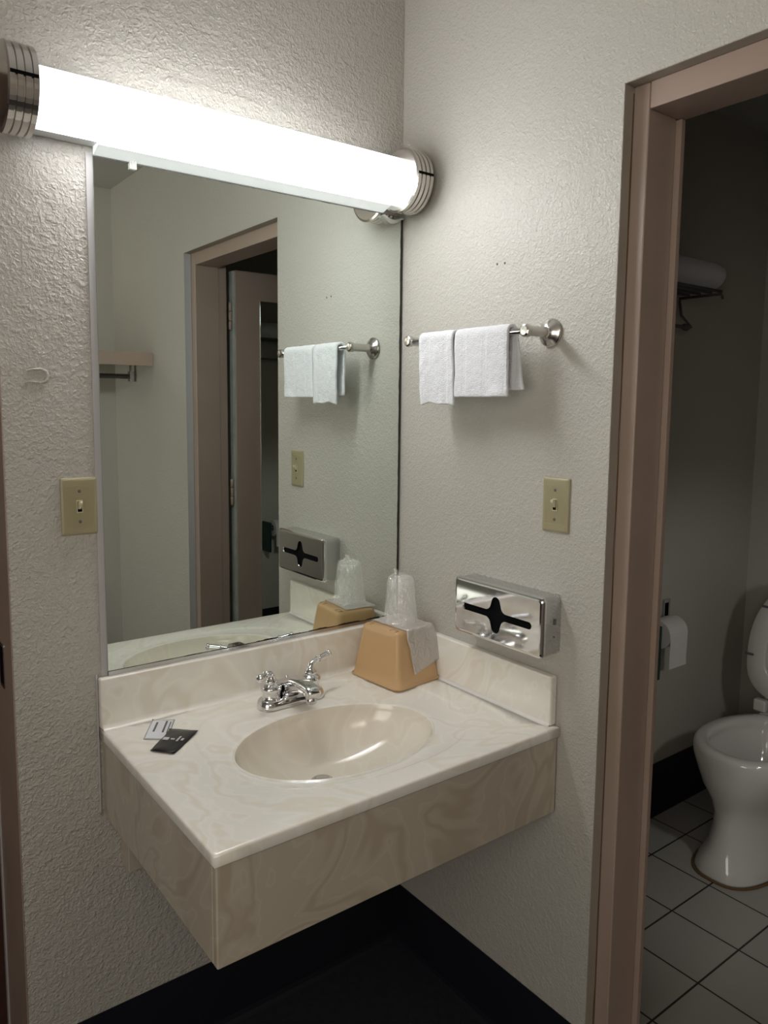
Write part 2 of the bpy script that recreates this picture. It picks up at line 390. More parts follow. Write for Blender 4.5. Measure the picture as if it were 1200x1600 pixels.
# doorway at the far left: jamb, stop, closed wooden door
trim2 = bpy.data.objects.new('trim_2', None); COL.objects.link(trim2); trim2['kind'] = 'structure'; trim2.location = (-.95, .1, FZ)
obj('side_jamb', BX(-.9395, -.9372, -.0015, .2, FZ, 1.25), M['trim'], trim2, bevel=.0008)
obj('door_stop', BX(-.9425, -.9396, .185, .2, FZ, 1.247), M['caulk'], trim2)
obj('head_jamb', BX(-1.84, -.9397, -.0015, .2, 1.2475, 1.2497), M['trim'], trim2)
def plate_xz(name, y0, y1, z0, z1, m, par, r=.007, x=-.9397, t=.0016):
    bm = bmesh.new(); hy, hz = (y1 - y0) / 2, (z1 - z0) / 2
    L = rrect(hy, hz, r)
    loops = [[(x - d, (y0 + y1) / 2 + a * s, (z0 + z1) / 2 + b * s) for a, b in L] for d, s in ((0, 1), (t, 1), (t + .0003, .96))]
    loft(bm, loops); return obj(name, bm, m, par, smooth=False)
sp = plate_xz('strike_plate', .068, .11, .094, .187, M['chrome_dark'], trim2)
plate_xz('latch_hole', .075, .10, .102, .18, M['black'], sp, .004, -.9414, .0004)
sp2 = plate_xz('security_latch_plate', -.0012, .05, .69, .75, M['black'], trim2, .003)
struct('door_2', BX(-1.84, -.9395, .2005, .245, FZ + .01, 1.24), M['wood'], bevel=.003)

# small marks on the walls: painted-over hook patch, two screw holes
bm = bmesh.new()
pts = [(-.892, .724), (-.88, .727), (-.868, .728), (-.858, .724), (-.855, .714), (-.859, .705), (-.870, .702), (-.884, .704), (-.895, .702)]
tube(bm, [(x, -.0008, z) for x, z in pts], [.0015, .002, .0025, .003, .0032, .003, .0025, .002, .0014], 8)
obj('painted_over_hook_mark', bm, M['wall'], wall_back, smooth=True)
for y, z in ((-.337, .976), (-.360, .975)):
    bm = bmesh.new(); lathe(bm, (-.0002, y, z), (-1, 0, 0), [(0, .0028), (.0010, .0024), (.0011, .0005)], 12)
    obj('screw_hole', bm, M['ink'], wall_right)

# ------------------------------------------------------------------ vanity
van = thing('bathroom_vanity', 'wall-hung cream swirled marble vanity with oval basin under the mirror', 'sink vanity', (-.39, -.28, -.19))
X0, X1, Y0, Y1 = -.781, -.0012, -.557, -.0012
SC = Vector((-.405, -.324)); SA, SB = .216, .151
OC = Vector((-.378, -.272)); OA, OB, OP = .285, .235, 2.5
def rect_pt(t, x0, x1, y0, y1, c):
    dx, dy = math.cos(t), math.sin(t); k = 1e9
    if dx > 1e-9: k = min(k, (x1 - c.x) / dx)
    if dx < -1e-9: k = min(k, (x0 - c.x) / dx)
    if dy > 1e-9: k = min(k, (y1 - c.y) / dy)
    if dy < -1e-9: k = min(k, (y0 - c.y) / dy)
    return (c.x + dx * k, c.y + dy * k)
N = 144
angs = [2 * PI * i / N for i in range(N)]
for cx, cy in ((X0, Y0), (X1, Y0), (X0, Y1), (X1, Y1)):
    a = math.atan2(cy - SC.y, cx - SC.x) % (2 * PI); i = min(range(N), key=lambda k: abs(angs[k] - a)); angs[i] = a
def ell(s, z, a=SA, b=SB, c=SC): return [(c.x + a * s * math.cos(t), c.y + b * s * math.sin(t), z) for t in angs]
def oval(s, z):
    out = []
    for t in angs:
        dx, dy = math.cos(t), math.sin(t)
        # ray from SC to superellipse about OC
        lo, hi = 0, .6
        for _ in range(30):
            k = (lo + hi) / 2; px, py = SC.x + dx * k - OC.x, SC.y + dy * k - OC.y
            if (abs(px) / (OA * s)) ** OP + (abs(py) / (OB * s)) ** OP < 1: lo = k
            else: hi = k
        out.append((SC.x + dx * lo, SC.y + dy * lo, z))
    return out
D = .106; loops = []
DRZ = -D
DC = Vector((-.409, -.272))
for s in (.095, .12, .2, .3, .4, .5, .6, .7, .78, .85, .9, .94, .97, .99, 1.0):
    z = -.010 - D * (1 - s ** 2.6) ** .62 + (.006 * s)
    c = DC.lerp(SC, s)
    loops.append(ell(s, z, c=c))
zr = loops[-1][0][2]
for s, z in ((1.008, zr + .0022), (1.018, -.0058), (1.032, -.0044), (1.05, -.0038), (1.08, -.0036)): loops.append(ell(s, z))
for s, z in ((.965, -.0034), (.98, -.0022), (.995, -.0006), (1.01, 0.0)): loops.append(oval(s, z))
mid = [(lambda p, q: ((p[0] + q[0]) / 2, (p[1] + q[1]) / 2, 0))(p, rect_pt(t, X0, X1, Y0, Y1, SC)) for p, t in zip(loops[-1], angs)]
loops.append(mid)
for d, z in ((.0055, 0), (.0038, -.0003), (.0018, -.0012), (.0005, -.0027), (0, -.0048), (0, -.020), (.001, -.022), (.02, -.0222)):
    loops.append([(*rect_pt(t, X0 + d, X1, Y0 + d, Y1, SC), z) for t in angs])
bm = bmesh.new(); loft(bm, loops, cap0=False, cap1=False)
ct = obj('countertop', bm, [M['marble'], M['bowl']], van, smooth=True)
for f in ct.data.polygons:
    q = f.center; f.material_index = int(((q.x - SC.x) / SA) ** 2 + ((q.y - SC.y) / SB) ** 2 < 1.01 and q.z < -.005)
bm = bmesh.new()
dz = loops[0][0][2]
lathe(bm, (DC.x, DC.y - .0, dz - .004), (0, 0, 1), [(0, .024), (.006, .024), (.0075, .022), (.0065, .018), (.003, .016)], 32)
dr = obj('drain_ring', bm, M['chrome'], ct, smooth=True)
bm = bmesh.new(); lathe(bm, (DC.x, DC.y, dz + .0005), (0, 0, 1), [(0, .014), (.004, .0155), (.006, .013), (.007, .002)], 28); obj('drain_stopper', bm, M['chrome_dark'], ct, smooth=True)
# splashes, with a little caulk cove at their foot
obj('backsplash', BX(X0, X1, -.0195, -.0008, .0003, .107), M['marble'], van, bevel=.004)
obj('side_splash', BX(-.0195, -.0008, Y0 + .012, -.0200, .0003, .107), M['marble'], van, bevel=.004)
def covefillet(a, b, n1, n2, r=.008):
    a, b, n1, n2 = map(Vector, (a, b, n1, n2)); prof = [Vector((0, 0, 0))]
    for k in range(7):
        t = PI / 2 * k / 6; prof.append(n1 * r * (1 - math.sin(t)) + n2 * r * (1 - math.cos(t)))
    bm = bmesh.new(); loft(bm, [[p + q for q in prof[1:]] for p in (a, b)], False, False, closed=False); return bm
obj('cove_seam', covefillet((X0 + .002, -.0196, .0003), (X1 - .02, -.0196, .0003), (0, -1, 0), (0, 0, 1), .011), M['marble'], van, smooth=True)
obj('cove_seam', covefillet((-.0196, Y0 + .014, .0003), (-.0196, -.0196, .0003), (-1, 0, 0), (0, 0, 1), .007), M['seam'], van, smooth=True)
# aprons
obj('front_panel', BX(X0 + .0045, X1 - .003, Y0 + .0045, Y0 + .020, -.190, -.0225), M['marble_shaded'], van, bevel=.003)
obj('side_panel', BX(X0 + .0050, X0 + .019, Y0 + .0205, -.0008, -.190, -.0225), M['marble_shaded'], van, bevel=.002)
obj('wall_cleat', BX(-.742, -.708, -.045, -.0008, -.312, -.17), M['cleat'], van, bevel=.002, label='small painted wood block under the vanity')
# stained caulk at the left end of the backsplash
bm = bmesh.new()
tube(bm, [(X0 - .002, -.0025, z + .002 * noise.noise(Vector((z * 30, 0, 0)))) for z in [.112 - i * .01 for i in range(31)]], [.0022 + .0012 * noise.noise(Vector((i * .9, 3, 0))) for i in range(31)], 8)
obj('caulk_bead', bm, M['caulk'], van, smooth=True)

# ------------------------------------------------------------------ faucet
FX, FY = -.386, -.104
fau = thing('faucet', 'chrome two-handle centerset faucet at the back of the basin', 'faucet', (FX, FY, -.003))
bm = bmesh.new(); loops = []
for z, g in ((-.0034, 0), (.004, 0), (.010, -.0015), (.015, -.004), (.018, -.008), (.019, -.014)):
    loops.append([(FX + a, FY + b, z) for a, b in rrect(.083 + g, .029 + g, .028 + g, 10)])
loft(bm, loops); obj('base_plate', bm, M['chrome'], fau, smooth=True)
# spout: arching rounded-box sweep
bm = bmesh.new(); loops = []
path = [(-.020, .012, .032, .026), (-.004, .024, .030, .024), (.018, .036, .026, .021), (.045, .046, .0215, .016), (.072, .0505, .018, .0125), (.092, .0495, .0170, .0125), (.105, .046, .0165, .0125), (.112, .042, .0150, .0100), (.1135, .041, .012, .007)]
for i, (d, zc, hw, hh) in enumerate(path):
    a = path[max(i - 1, 0)]; b = path[min(i + 1, len(path) - 1)]
    ang = math.atan2(b[1] - a[1], b[0] - a[0]); c, s = math.cos(ang), math.sin(ang)
    r = min(hw, hh) * .6
    loops.append([(FX + u, FY + .012 - d + v * s, zc + v * c) for u, v in rrect(hw, hh, r, 6)])
loft(bm, loops); obj('spout', bm, M['chrome'], fau, smooth=True)
bm = bmesh.new(); lathe(bm, (FX, FY + .012 - .096, .040), (0, -.12, -1), [(0, .0125), (.016, .0125), (.019, .0118), (.0195, .009), (.014, .0085)], 24); obj('aerator', bm, M['chrome_dark'], fau, smooth=True)
bm = bmesh.new(); lathe(bm, (FX, FY + .020, .03), (0, 0, 1), [(0, .0025), (.014, .0025), (.015, .0040), (.019, .0045), (.022, .003), (.023, .001)], 16); obj('lift_rod', bm, M['chrome'], fau, smooth=True)
for hx, d, rise, L in ((FX - .0508, Vector((-.80, -.60, 0)), .006, .058), (FX + .0508, Vector((.97, .22, 0)), .010, .060)):
    bm = bmesh.new()
    lathe(bm, (hx, FY, .014), (0, 0, 1), [(0, .0235), (.003, .0235), (.005, .021), (.010, .0195), (.017, .0200), (.020, .0215), (.025, .0240), (.030, .0232), (.035, .0180), (.037, .0135), (.0385, .0125), (.041, .0148), (.044, .0142), (.047, .0105), (.051, .0088), (.055, .0078)], 36)
    h = obj('handle', bm, M['chrome'], fau, smooth=True)
    p0 = Vector((hx, FY, .063)); e = p0 + d.normalized() * L + Vector((0, 0, .012 + rise))
    pts = bez(p0, p0 + Vector((0, 0, .012)), p0 + d * .008 + Vector((0, 0, .014)), p0 + d * .022 + Vector((0, 0, .013 + rise * .4)), 8)
    e0 = pts[-1]; pts2 = [e0.lerp(e, k / 6) for k in range(1, 7)]
    bm = bmesh.new(); tube(bm, pts + pts2, [.0082, .0078, .0074, .0070, .0066, .0062, .0058, .0056, .0060, .0064, .0066, .0068, .0070, .0072, .0066], 16)
    q = e0.lerp(e, .12); dd = (e - e0).normalized(); lathe(bm, q - dd * .002, dd, [(0, .006), (.001, .0088), (.003, .0088), (.004, .006)], 18)
    lathe(bm, e - dd * .004, dd, [(0, .0072), (.002, .0088), (.006, .0085), (.008, .005)], 18)
    obj('lever', bm, M['chrome'], h, smooth=True)

# ------------------------------------------------------------------ mirror
MX0, MX1, MZ0, MZ1 = -.7605, -.0035, .1095, 1.1345
mir = bmesh.new(); box(mir, MX0, MX1, -.006, -.0006, MZ0, MZ1)
mir = tag(obj('wall_mirror', mir, M['mirror']), 'large frameless wall mirror with black worn right and bottom edges', 'mirror')
obj('smooth_edge_strip', BX(-.7735, -.7608, -.003, -.0005, .108, 1.140), M['caulk'], mir, label='smooth painted strip along the left mirror edge')
obj('bottom_channel', BX(MX0, MX1 - .012, -.0085, -.0062, .1075, .1165), M['chrome_dark'], mir)
def clip(x, z, wd, h):
    bm = bmesh.new(); box(bm, x - wd / 2, x + wd / 2, -.012, -.0062, z - h * .55, z + h * .45)
    for k in range(4): box(bm, x - wd / 2 + wd * (k + .2) / 4, x - wd / 2 + wd * (k + .6) / 4, -.0135, -.0118, z - h * .5, z + h * .2)
    return bm
obj('mirror_clip', clip(-.685, 1.134, .014, .020), M['clip'], mir, bevel=.001, label='clear plastic clip at the top left')
bm = bmesh.new()
loops = []
for k in range(9):
    t = k / 8; x = -.070 + .060 * t; zz = 1.1290 - .010 * math.sin(PI * min(1, t * 1.1)) ; hh = .0015 + .0045 * math.sin(PI * (.08 + .84 * t))
    loops.append([(x, -.0064, zz - hh), (x, -.018, zz - hh), (x, -.021, zz), (x, -.018, zz + hh * .5), (x, -.0064, zz + hh * .5)])
loft(bm, loops); obj('mirror_clip', bm, M['clip'], mir, smooth=True, label='clear plastic clip under the right end of the light')

# ------------------------------------------------------------------ vanity light
LY, LZ = -.045, 1.204
lt = thing('vanity_light', 'long lit tube light bar with ringed nickel end caps above the mirror', 'light', (-.47, 0, LZ))
# acrylic half-tube that wraps the front of the white lamp housing
bm = bmesh.new(); arc = [math.radians(-97 + 194 * i / 48) for i in range(49)]
loft(bm, [[(x, LY - .0525 * math.cos(t), LZ + .0525 * math.sin(t)) for t in arc] + [(x, LY - .050 * math.cos(t), LZ + .050 * math.sin(t)) for t in arc[::-1]] for x in (-.885, -.065)])
obj('lit_tube_shade', bm, M['tube'], lt, smooth=False)
for f in bpy.data.objects['lit_tube_shade'].data.polygons: f.use_smooth = len(f.vertices) == 4
obj('lamp_housing', BX(-.884, -.066, LY + .008, -.0008, LZ - .0520, LZ + .0520), M['white_plate'], lt, bevel=.003)
def lcap(x, sgn, n):
    """ringed D-cap; x = inner face, sgn = outward"""
    def loop(xx, r):
        pts = []
        for i in range(56):
            t = 2 * PI * i / 56; y = LY - .022 + r * math.cos(t); z = LZ - .004 + r * math.sin(t)
            pts.append((xx, min(y, -.0015), z))
        return pts
    R_ = .0735; prof = [(0, R_ * .93), (.002, R_)]
    for k in range(3): a = .002 + k * .0125; prof += [(a + .0085, R_), (a + .0095, R_ * .955), (a + .0115, R_ * .955), (a + .0125, R_)]
    prof += [(.0475, R_), (.050, R_ * .95)]
    bm = bmesh.new(); loft(bm, [loop(x + sgn * h, r) for h, r in prof]); o = obj('end_cap', bm, M['nickel'], lt)
    bm = BX(min(x + sgn * .003, x + sgn * .047), max(x + sgn * .003, x + sgn * .047), LY - .022 - R_ - .0008, LY - .022 - R_ + .004, LZ - .003, LZ + .0025)
    obj('slot', bm, M['black'], o)
lcap(-.882, -1, 0); lcap(-.0665, 1, 1)
bm = bmesh.new(); loft(bm, [[(x, y, z) for y, z in ((-.0066, 1.1515), (-.0066, 1.1365), (-.0085, 1.1367), (-.040, 1.1475), (-.041, 1.1515))] for x in (-.7605, -.0665)])
obj('lower_diffuser_lip', bm, M['lip'], lt, label='dimmer greenish-white lower lip of the tube shade')

# ------------------------------------------------------------------ light switches
def switch(loc, normal, label):
    """normal '-y' (back wall) or '-x' (right wall); built facing -y then turned"""
    t = thing('light_switch', label, 'light switch', loc, None)
    rot = 0 if normal == '-y' else -PI / 2
    Rm = Matrix.Translation(Vector(loc)) @ Matrix.Rotation(rot, 4, 'Z')
    def put(name, bm, m, par, **k):
        bm.transform(Rm); return obj(name, bm, m, par, **k)
    bm = bmesh.new(); loops = []
    for d, g in ((.0004, 0), (.002, 0), (.0042, -.0015), (.0056, -.004), (.0060, -.0065)):
        loops.append([(a, -d, b) for a, b in rrect(.035 + g, .057 + g, .0025, 3)])
    loft(bm, loops)
    pl = put('cover_plate', bm, M['almond'], t, smooth=False)
    bm = bmesh.new()
    for k in range(15): box(bm, -.0255 + k * .0036, -.0240 + k * .0036, -.0064, -.0058, -.038, .038)
    for s in (-1, 1): box(bm, -.029, .029, -.0064, -.0058, s * .041 - .0006, s * .041 + .0006)
    put('plate_ribs', bm, M['almond'], pl)
    bm = bmesh.new(); box(bm, -.0058, .0058, -.0069, -.0058, -.0125, .0125)
    put('toggle_surround', bm, M['ivory'], pl)
    put('toggle_slot', BX(-.0042, .0042, -.0073, -.0062, -.0105, .0105), M['black'], pl)
    bm = bmesh.new(); loops = []
    for d, zc, hw, hh in ((.004, .0005, .0036, .0085), (.009, .003, .0034, .007), (.014, .0065, .003, .0045), (.0165, .008, .0025, .003)):
        loops.append([(a, -d, zc + b) for a, b in rrect(hw, hh, min(hw, hh) * .5, 4)])
    loft(bm, loops); put('toggle', bm, M['ivory'], t, smooth=True)
    for s in (-1, 1):
        bm = bmesh.new(); lathe(bm, (0, -.0056, s * .0302), (0, -1, 0), [(0, .0033), (.0012, .0031), (.0016, .0016)], 16)
        put('screw', bm, M['ink'], t)
switch((-.806, 0, .462), '-y', 'almond ribbed light switch on the wall left of the mirror')
switch((0, -.5255, .466), '-x', 'almond light switch on the right wall above the tissue dispenser')

# ------------------------------------------------------------------ towel bar and washcloths
BXX, BZ = -.072, .817
tb = thing('towel_bar', 'short chrome towel bar with round wall flanges on right wall', 'towel bar', (0, -.31, BZ))
bm = bmesh.new(); lathe(bm, (BXX, -.492, BZ), (0, 1, 0), [(0, .0055), (.362, .0055)], 20); obj('rail', bm, M['chrome'], tb, smooth=True)
for y in (-.496, -.128):
    bm = bmesh.new(); lathe(bm, (-.0006, y, BZ), (-1, 0, 0), [(0, .029), (.004, .029), (.007, .026), (.009, .021), (.012, .019), (.014, .012), (.015, .0105), (.0151, .001)], 32)
    e = obj('wall_flange', bm, M['nickel'], tb, smooth=True)
    bm = bmesh.new(); lathe(bm, (-.0152, y, BZ), (-1, 0, 0), [(0, .0105), (.003, .0115), (.006, .0105), (.052, .0105), (.054, .0125), (.060, .0135), (.066, .0125), (.068, .009), (.0685, .001)], 10)
    obj('post', bm, M['nickel'], tb)
def washcloth(y0, y1, zf, zb, seed, label, lean=.0, back=-.004):
    bm = bmesh.new(); prof = []
    r = .0135
    zt = BZ
    nf = 16
    for k in range(nf + 1): prof.append((BXX - r, zf + (zt - zf) * k / nf))
    for k in range(1, 8): t = PI * k / 8; prof.append((BXX - r * math.cos(t), zt + r * math.sin(t)))
    for k in range(nf + 1): prof.append((BXX + r, zt - (zt - zb) * k / nf))
    ny = 26; rows = []
    for j in range(ny + 1):
        v = j / ny; y = y0 + (y1 - y0) * v; row = []
        for x, z in prof:
            h = max(0, (zt - z)) / .16
            sgn = -1 if x < BXX else 1
            o = .009 * h * noise.noise(Vector((v * 3.0 + seed, z * 9, seed))) + .0022 * noise.noise(Vector((v * 9, z * 40, seed + 5)))
            edge = .004 * noise.noise(Vector((z * 25, v * 2 + seed, 9)))
            zz = z + (.008 * noise.noise(Vector((v * 2.2, seed, sgn))) if h > .9 else 0) + (.0015 * noise.noise(Vector((y * 60, 0, seed))))
            x_ = x + sgn * abs(o) + o * .5 - sgn * .004 * h
            if x_ > -.006: x_ = -.006
            row.append(bm.verts.new((x_, y + edge * h + lean * h * (1 if sgn < 0 else .4) + (back * h * v if sgn > 0 else 0), zz)))
        rows.append(row)
    for a, b in zip(rows, rows[1:]):
        for i in range(len(prof) - 1): bm.faces.new((a[i], a[i + 1], b[i + 1], b[i]))
    o = obj('washcloth', bm, M['terry'], smooth=True)
    s = o.modifiers.new('s', 'SOLIDIFY'); s.thickness = .0075; s.offset = 0
    b = o.modifiers.new('b', 'BEVEL'); b.width = .0028; b.segments = 3; b.limit_method = 'ANGLE'
    ss = o.modifiers.new('ss', 'SUBSURF'); ss.levels = 1; ss.render_levels = 1
    tag(o, label, 'washcloth', 'folded washcloths on the towel bar')
washcloth(-.178, -.292, .668, .690, 1.3, 'folded white washcloth on the towel bar, the one nearer the mirror', -.006)
washcloth(-.300, -.458, .686, .700, 6.1, 'wider folded white washcloth on the towel bar, nearer the doorway', 0, -.030)

# ------------------------------------------------------------------ tissue dispenser
ty, tz, thw, thh, TD = -.4165, .216, .1305, .0625, .058
td = thing('tissue_dispenser', 'chrome wall-mounted facial tissue dispenser with cross-shaped opening', 'tissue dispenser', (0, ty, tz))
bm = bmesh.new(); L = rrect(thw, thh, .010, 6); loops = []
for d, g in ((.0008, 0), (.046, 0)): loops.append([(-d, ty + a, tz + b) for a, b in rrect(thw + g, thh + g, .010 + g, 6)])
loft(bm, loops, cap1=False); obj('wall_box', bm, M['chrome_dark'], td, bevel=0, smooth=False, label='dull steel sides')
# front cover with cut opening: outline ring bridged to cut-out, slightly domed
def cross_outline(n=120):
    """half extents: slot .099 x .0075, lobe .0165 x .040, concave fillets"""
    a, b, c, d, f = .103, .0078, .0150, .040, .016
    P = []
    def arc(cx, cy, r, t0, t1, k=8):
        for i in range(k + 1):
            t = math.radians(t0 + (t1 - t0) * i / k); P.append((cx + r * math.cos(t), cy + r * math.sin(t)))
    arc(a - b, 0, b, 0, 90)
    # concave fillet from slot top to lobe
    arc(c + f, b + f, f, 270, 205)
    arc(0, d - c * .85, c * .85, 10, 170, 12)
    arc(-(c + f), b + f, f, 335, 270)
    arc(-(a - b), 0, b, 90, 270, 12)
    arc(-(c + f), -(b + f), f, 90, 25)
    arc(0, -(d - c * .85), c * .85, 190, 350, 12)
    arc(c + f, -(b + f), f, 155, 90)
    arc(a - b, 0, b, -90, -1, 8)
    return P
cr = cross_outline()
bm = bmesh.new()
outer = rrect(thw + .0015, thh + .0015, .010, 8)
rim = []
for d, g in ((.0465, 0), (.0520, 0), (.0560, -.0015), (.0580, -.0045), (.0585, -.008)):
    rim.append([(-d, ty + a, tz + b) for a, b in rrect(thw + .0015 + g, thh + .0015 + g, .010 + g * .6, 8)])
rows = loft(bm, rim, False, False)
inner = [bm.verts.new((-.0585, ty + a, tz + b)) for a, b in cr]
edges = []
for L_ in (rows[-1], inner):
    for i in range(len(L_)):
        e = bm.edges.get((L_[i], L_[(i + 1) % len(L_)])) or bm.edges.new((L_[i], L_[(i + 1) % len(L_)])); edges.append(e)
bmesh.ops.triangle_fill(bm, use_beauty=True, use_dissolve=False, edges=edges)
inner2 = [bm.verts.new((-.0560, ty + a * .985, tz + b * .97)) for a, b in cr]
for i in range(len(inner)): j = (i + 1) % len(inner); bm.faces.new((inner[i], inner[j], inner2[j], inner2[i]))
fc = obj('front_cover', bm, M['chrome'], td, smooth=False)
bm = bmesh.new(); loft(bm, [[(-d, ty + a, tz + b) for a, b in rrect(thw - .004, thh - .004, .008, 4)] for d in (.040, .0535)]); obj('dark_interior', bm, M['black'], td)
obj('side_latch', BX(-.022, -.016, ty - thw - .0016, ty - thw - .0001, tz + .004, tz + .016), M['ink'], td)
bm = bmesh.new(); lathe(bm, (-.02, ty - thw - .0001, tz - .022), (0, -1, 0), [(0, .0018), (.0008, .0016)], 10); obj('side_latch', bm, M['ink'], td)

# ------------------------------------------------------------------ ice bucket (upside down), liner, cup
BC = Vector((-.0955, -.1165, 0)); BR = math.radians(6.0)
def bl(x, y, z): c, s = math.cos(BR), math.sin(BR); return (BC.x + x * c - y * s, BC.y + x * s + y * c, z)
BZ0, BZT = .0005, .132
def bhalf(z):
    t = (z - BZ0) / (BZT - BZ0); return (.0745 + (.0570 - .0745) * t, .0845 + (.0640 - .0845) * t)
ib = thing('ice_bucket', 'tan plastic ice bucket standing upside down in the vanity corner', 'ice bucket', (BC.x, BC.y, 0))
bm = bmesh.new(); loops = []
for z, g in ((BZ0, .0015), (.003, .003), (.0065, .003), (.008, .001), (.009, 0)):
    hx, hy = bhalf(z); loops.append([bl(a, b, z) for a, b in rrect(hx + g, hy + g, .017, 7)])
for z in (.03, .06, .09, .118): hx, hy = bhalf(z); loops.append([bl(a, b, z) for a, b in rrect(hx, hy, .016, 7)])
for z, g in ((.125, -.0006), (.129, -.0022), (.1312, -.005), (.132, -.009)):
    hx, hy = bhalf(z); loops.append([bl(a, b, z) for a, b in rrect(hx + g, hy + g, .016 + g * .8, 7)])
loft(bm, loops); obj('bucket_body', bm, M['tan'], ib, smooth=True)
for yy in (-.041, .048):
    bm = bmesh.new(); pts = [(-.052, yy - .010), (-.040, yy - .010), (-.040, yy + .010), (-.052, yy + .010)]
    tube(bm, [bl(a, b, .1322) for a, b in pts], .0006, 6); obj('tab_groove', bm, M['tan_dark'], ib)
# plastic liner draped over top and down the -y face
bm = bmesh.new(); rows = []
nx = 16
for i in range(nx + 1):
    u = i / nx; row = []
    x = -.030 + .094 * u
    hy0 = bhalf(.13)[1]
    drop = .098 if u < .12 else .098 - .022 * u
    prof = [(hy0 - .006 - k * (2 * hy0 - .008) / 14, .1336) for k in range(15)] + [(-hy0 + .0005, .1322), (-hy0 - .0016, .129)]
    for k in range(1, 15):
        z = .128 - k / 14 * drop; prof.append((-bhalf(z)[1] - .0022 - .003 * (k / 14), z))
    for j, (y, z) in enumerate(prof):
        n1 = noise.noise(Vector((u * 4, z * 30, j * .2))); n2 = noise.noise(Vector((u * 11, j * .5, 4)))
        lift = .0028 * abs(n1) + .0016 * abs(n2)
        xx = x + .004 * noise.noise(Vector((u * 3, j * .3, 8)))
        if z < .1325: xx += (.128 - z) * (.10 + .12 * u)
        hyp = bl(xx, y - (lift if z < .133 else 0), z + (lift if z >= .133 else 0))
        row.append(bm.verts.new(hyp))
    rows.append(row)
for a, b in zip(rows, rows[1:]):
    for i in range(len(a) - 1): bm.faces.new((a[i], a[i + 1], b[i + 1], b[i]))
o = obj('plastic_liner', bm, M['liner'], smooth=True)
s = o.modifiers.new('s', 'SOLIDIFY'); s.thickness = .0004; s.offset = 1
tag(o, 'milky plastic bag liner draped over the tan bucket', 'plastic bag')
# cup, upside down, in film
CC = Vector(bl(.012, -.002, 0)); CZ0 = .1352
cup = thing('plastic_cup', 'clear wrapped plastic cup standing upside down on the tan bucket', 'cup', (CC.x, CC.y, CZ0))
bm = bmesh.new()
lathe(bm, (CC.x, CC.y, CZ0), (0, 0, 1), [(.0005, .0385), (0, .0392), (.001, .0402), (.003, .0402), (.004, .0392), (.020, .0375), (.0205, .0365), (.060, .0335), (.106, .0290), (.110, .0280), (.1120, .0255), (.1110, .023), (.1085, .022)], 48, cap0=False)
obj('cup_body', bm, M['cup'], cup, smooth=True)
bm = bmesh.new(); loops = []
prof = [(.0005, .0425), (.004, .0432), (.012, .0415), (.024, .0395), (.040, .0380), (.052, .0370), (.064, .036), (.076, .0350), (.088, .034), (.099, .0325), (.108, .0305), (.114, .027), (.1185, .020), (.122, .011), (.126, .006), (.132, .0045), (.134, .002)]
for h, r in prof:
    L_ = []
    for i in range(60):
        t = 2 * PI * i / 60
        k = 1 + (.075 * noise.noise(Vector((math.cos(t) * 2.5, math.sin(t) * 2.5, h * 45))) + .06 * noise.noise(Vector((math.cos(t) * 7, math.sin(t) * 7, h * 90)))) * (1 if h > .008 else .3)
        ox = -.013 * max(0, (h - .112) / .02); rr = max(r * k, .0412 - h * .105 if h < .110 else 0)
        L_.append((CC.x + ox + rr * math.cos(t), CC.y + rr * math.sin(t) + ox * -.4, CZ0 + h))
    loops.append(L_)
loft(bm, loops, cap0=False); obj('film_wrapper', bm, M['film'], cup, smooth=False, label='crinkled clear film wrapper')

# ------------------------------------------------------------------ sachets
def sachet(name, pts, m, label, th=.003, curl=.0):
    """pts: 4 corners (x,y) in order, pillow-shaped packet"""
    P = [Vector((*p, 0)) for p in pts]; n = 12; bm = bmesh.new(); g = {}
    for side in (1, -1):
        for i in range(n + 1):
            for j in range(n + 1):
                if side < 0 and (i in (0, n) or j in (0, n)): g[side, i, j] = g[1, i, j]; continue
                u, v = i / n, j / n
                q = P[0].lerp(P[1], u).lerp(P[3].lerp(P[2], u), v)
                pil = max(0, math.sin(PI * u) * math.sin(PI * v)) ** .5 if 0 < i < n and 0 < j < n else 0
                z = .0016 + (th * pil * .9 if side > 0 else -.0009 * pil) + curl * abs(v - .5) ** 2 * 4 + .0006 * noise.noise(Vector((u * 5, v * 5, 2)))
                g[side, i, j] = bm.verts.new((q.x, q.y, max(z, .0004)))
    for side in (1, -1):
        for i in range(n):
            for j in range(n): bm.faces.new((g[side, i, j], g[side, i + 1, j], g[side, i + 1, j + 1], g[side, i, j + 1]))
    o = obj(name, bm, m, smooth=True); tag(o, label, 'sachet'); o.location = (0, 0, 0)
    return o, P
def print_bar(o, P, u0, u1, v0, v1, zt, m, name='print_mark'):
    bm = bmesh.new(); Q = [P[0].lerp(P[1], u).lerp(P[3].lerp(P[2], u), v) for u, v in ((u0, v0), (u1, v0), (u1, v1), (u0, v1))]
    loft(bm, [[(q.x, q.y, z) for q in Q] for z in (zt - .001, zt)]); obj(name, bm, m, o)
# corners: P0->P1 short edge, P3->P2 opposite
wo, P = sachet('paper_sachet', [(-.728, -.111), (-.690, -.140), (-.640, -.056), (-.680, -.031)], M['card'], 'small white printed paper sachet lying behind the black packet', .0022, .0)
for u0, u1, v0, v1 in ((.26, .34, .34, .80), (.66, .74, .30, .86), (.86, .90, .26, .82), (.02, .06, .93, .98)): print_bar(wo, P, u0, u1, v0, v1, .0042, M['ink'])
bo, P = sachet('foil_sachet', [(-.736, -.170), (-.704, -.210), (-.624, -.139), (-.668, -.096)], M['foil'], 'small black foil sachet lying on the left of the countertop', .0045, .0012)
for u0, u1, v0, v1 in ((.14, .34, .43, .53), (.42, .56, .47, .51), (.66, .72, .42, .62), (.80, .88, .47, .55)): print_bar(bo, P, u0, u1, v0, v1, .0068, M['print'])

